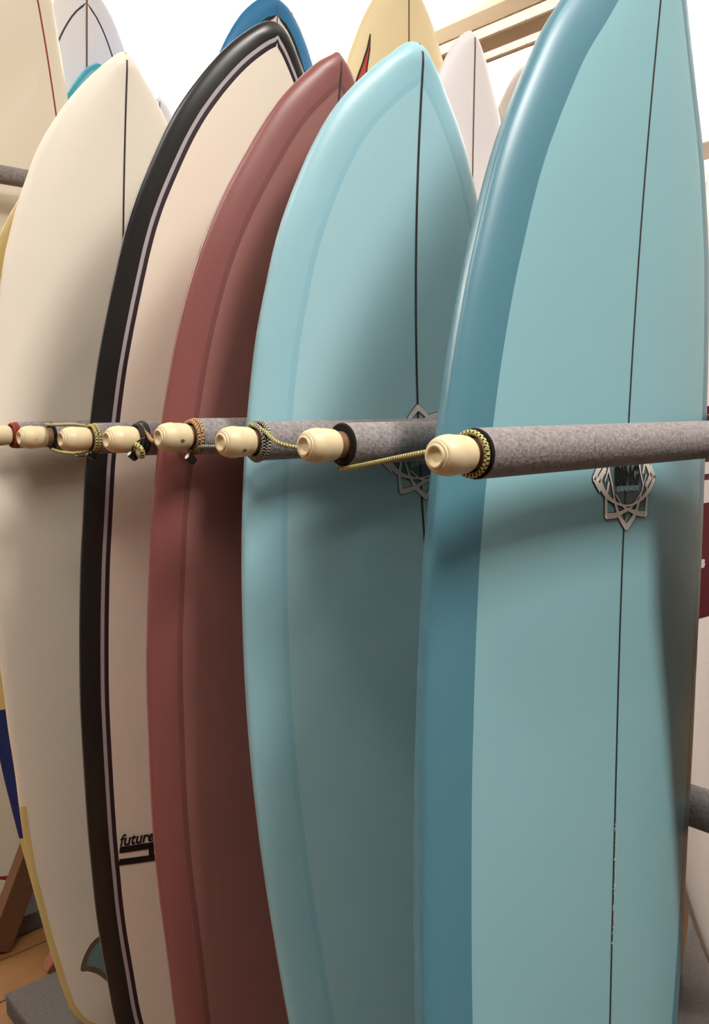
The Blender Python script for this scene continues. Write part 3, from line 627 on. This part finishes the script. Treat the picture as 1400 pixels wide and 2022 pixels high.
# (zones below colour whole bands of a board's length)
def fin(root, B, x, s, lift, h, base, m, m_edge, lean=.12, name='fin'):
    """raked fin on the bottom face, pointing to local +y"""
    prof = [(0, 0), (-.012*1.0, .25), (-.030, .5), (-.056, .74), (-.088, .92), (-.112, 1.0), (-.118, .97), (-.108, .78), (-.100, .5), (-.102, .22), (-base, 0)]
    c = catmull([(a, b_, 0) for a, b_ in prof], 5); y0 = .48*float(thick(s, B.b, B.s0))-float(rocker(s, B.b))-lift
    for k, (nm, mm, sc, th) in enumerate(((name, m_edge, 1.0, .0035), ('fin_face', m, [.70][0], .0046))):
        V, F = [], []; n = len(c)
        cx0, cy0 = -.058, .42
        for sg in (-1, 1):
            for p in c:
                ps = cx0+(p[0]-cx0)*sc; ph = (cy0+(p[1]-cy0)*sc)*h
                V.append((x+sg*th*(1-.7*ph/h)-lean*ph, y0+ph, s+ps))
        F += [tuple(range(n)), tuple(range(2*n-1, n-1, -1))]+[(i, (i+1) % n, n+(i+1) % n, n+i) for i in range(n)]
        o = mesh(nm, V, F, mm, root, False)
        if k == 0: first = o
        else: o.parent = first
fin(r4, Bo4, -.150, .330, .004, .115, .115, M['fin_teal'], M['black'])
# ------------------------------------------------------------------ boards of the back row and the racks beyond
def tmpl(L, hmax, q=1.5, tail=.13, mid=.44, pw=2.2):
    S = np.concatenate([np.linspace(0, L-.2, 34), L-np.array([.15, .11, .08, .055, .035, .02, .01, .003])])
    H = []
    for s in S:
        t = s/L
        if t > mid: H.append(hmax*max(0, 1-((t-mid)/(1-mid))**2.1)**(1/q))
        else: H.append(tail+(hmax-tail)*(1-((mid-t)/mid)**pw))
    return [float(v) for v in S], [max(.003, float(v)) for v in H]
def bg(label, xc, y, ztip, hmax, q, deck_m, bands=(), bottom=None, stringer=None, lx=0.0, ly=-.03, tail=.13, rn=.11, T=.066, zones=(), yaw=0.0, mid=.44, base=BASEZ, pw=2.2):
    L = ztip-.1+.02
    S, H = tmpl(L, hmax, q, tail, mid, pw)
    b = dict(xc=xc, y=y, lx=lx, ly=ly, yaw=yaw, rn=rn, rt=.04, L=L, T=T, S=S, H=H, R=[1.0]*len(S), base=base)
    return make_board('surfboard', b, label, deck_m, bands, bottom, stringer, rows=80, zones=zones)
LAV = resin('cool_white_resin', (240, 236, 238), .4); OLD = resin('aged_yellow_resin', (240, 222, 174), .35, .06); PINK = resin('pinkish_white_resin', (246, 236, 228), .4)
BLU = resin('ocean_blue_resin', (38, 128, 190), .3); TEAL = resin('teal_resin', (66, 160, 184), .3); MAR = resin('maroon_resin', (92, 18, 32), .35); GRY = resin('soft_grey_resin', (196, 190, 180), .35)
BIGC = resin('glossy_cream_resin', (248, 238, 218), .12, .02, .5)
rl, Bl = bg('cool white surfboard with tan stringer behind the ice-blue nose', 1.62, 1.356, 2.148, .29, 1.5, LAV, [(.02, 'rail', LAV)], LAV, (.005, M['str_brown'], 0, 9), rn=.05)
ro, Bo = bg('aged yellow longboard with a red flame mark, top centre', 1.63, 1.563, 2.34, .32, 1.9, OLD, [(.03, 'rail', OLD)], OLD, (.005, M['str_brown'], 0, 9), rn=.04)
rbw, Bbw = bg('blue-railed white surfboard rising behind the black-railed one', 1.60, 2.115, 2.45, .34, 2.0, LAV, [(.050, 'rail', BLU), (.060, 'pinline', BK)], BLU, (.004, M['str_brown'], 0, 9))
rg, Bg = bg('pale longboard with thin grey pinline behind the cream board tip', 1.20, 2.48, 2.49, .29, 2.0, LAV, [(.055, 'rail', LAV), (.060, 'pinline', M['str_dark'])], LAV, (.006, M['str_brown'], 0, 9))
rt_, Bt = bg('teal surfboard whose edge peeks out left of the cream nose', 1.17, 2.36, 2.235, .26, 1.7, TEAL, [(.03, 'rail', TEAL)], TEAL)
rs, Bs = bg('small pale surfboard tip between the cream and black-railed boards', 1.66, 2.886, 2.396, .27, 1.7, LAV, [(.03, 'rail', LAV)], LAV, (.005, M['str_brown'], 0, 9))
rp, Bp = bg('pinkish white surfboard farther back, under the ceiling raft', 2.55, 1.93, 2.453, .30, 1.8, PINK, [(.03, 'rail', PINK)], PINK, base=0)
rc, Bc = bg('big glossy cream longboard with red pinline, upper left corner', .795, 2.22, 2.85, .30, 1.7, BIGC, [(.045, 'rail', BIGC), (.050, 'pinline', M['red_line'])], BIGC)
rm, Bm = bg('maroon and white surfboard seen past the right edge of the front board', 1.65, .72, 1.95, .238, 1.6, PINK, [(.03, 'rail', PINK)], PINK, tail=.004,
    zones=[(1.203, 9, 'nose_panel', PINK, 'deck'), (1.203, 9, 'nose_rail', PINK, 'rail'), (1.203, 9, 'nose_bottom', PINK, 'bottom'), (.812, 1.203, 'maroon_panel', MAR, 'deck'), (.812, 1.203, 'maroon_rail', MAR, 'rail'), (.812, 1.203, 'maroon_bottom', MAR, 'bottom')])
# board added just out of the frame on the right to shade the front board
r0, Bo0 = bg('short white board added out of view to shade the front board', 1.116, .392, 1.40, .142, 2.2, WH, [(.03, 'rail', WH)], BK, (.004, M['str_dark'], 0, 9), lx=.0, ly=.0, rn=.03, T=.05, mid=.86, tail=.03, pw=1.1)
# red flame on the aged board
RP = mat('red_paint', (188, 58, 44), .4)
def wedge(e): return [(-.124, 2.088+e*3), (-.132-e, 2.06), (-.148-e, 2.02), (-.164-e, 1.983), (-.19-e, 1.90), (-.135+e, 1.90), (-.144+e, 1.985), (-.139+e, 2.02), (-.130+e, 2.06)]
for e, m_, nm, lf in ((.003, M['black'], 'flame_outline', .0008), (0, RP, 'flame', .0014)):
    W = wedge(e)
    ribbon(ro, Bo, [(.5*(p[0]+q[0]), .5*(p[1]+q[1])) for p, q in zip([W[0]]+W[1:5], [W[0]]+W[8:4:-1])], [abs(p[0]-q[0])+e for p, q in zip([W[0]]+W[1:5], [W[0]]+W[8:4:-1])], nm, m_, lf, 3)

# pale letters on the maroon panel
for sx, ss, w_, h_ in ((-.104, 1.091, .050, .022), (-.102, 1.048, .052, .042), (-.121, .915, .014, .016)):
    pl_ = [(sx-w_/2, ss-h_/2), (sx+w_*.2, ss-h_*.5), (sx+w_/2, ss-h_*.1), (sx+w_*.25, ss+h_*.1), (sx+w_*.42, ss+h_*.35), (sx+w_*.1, ss+h_/2), (sx-w_/2, ss+h_/2)]
    poly_print(rm, Bm, [pl_], 'lettering', M['logo_pale'], .001)
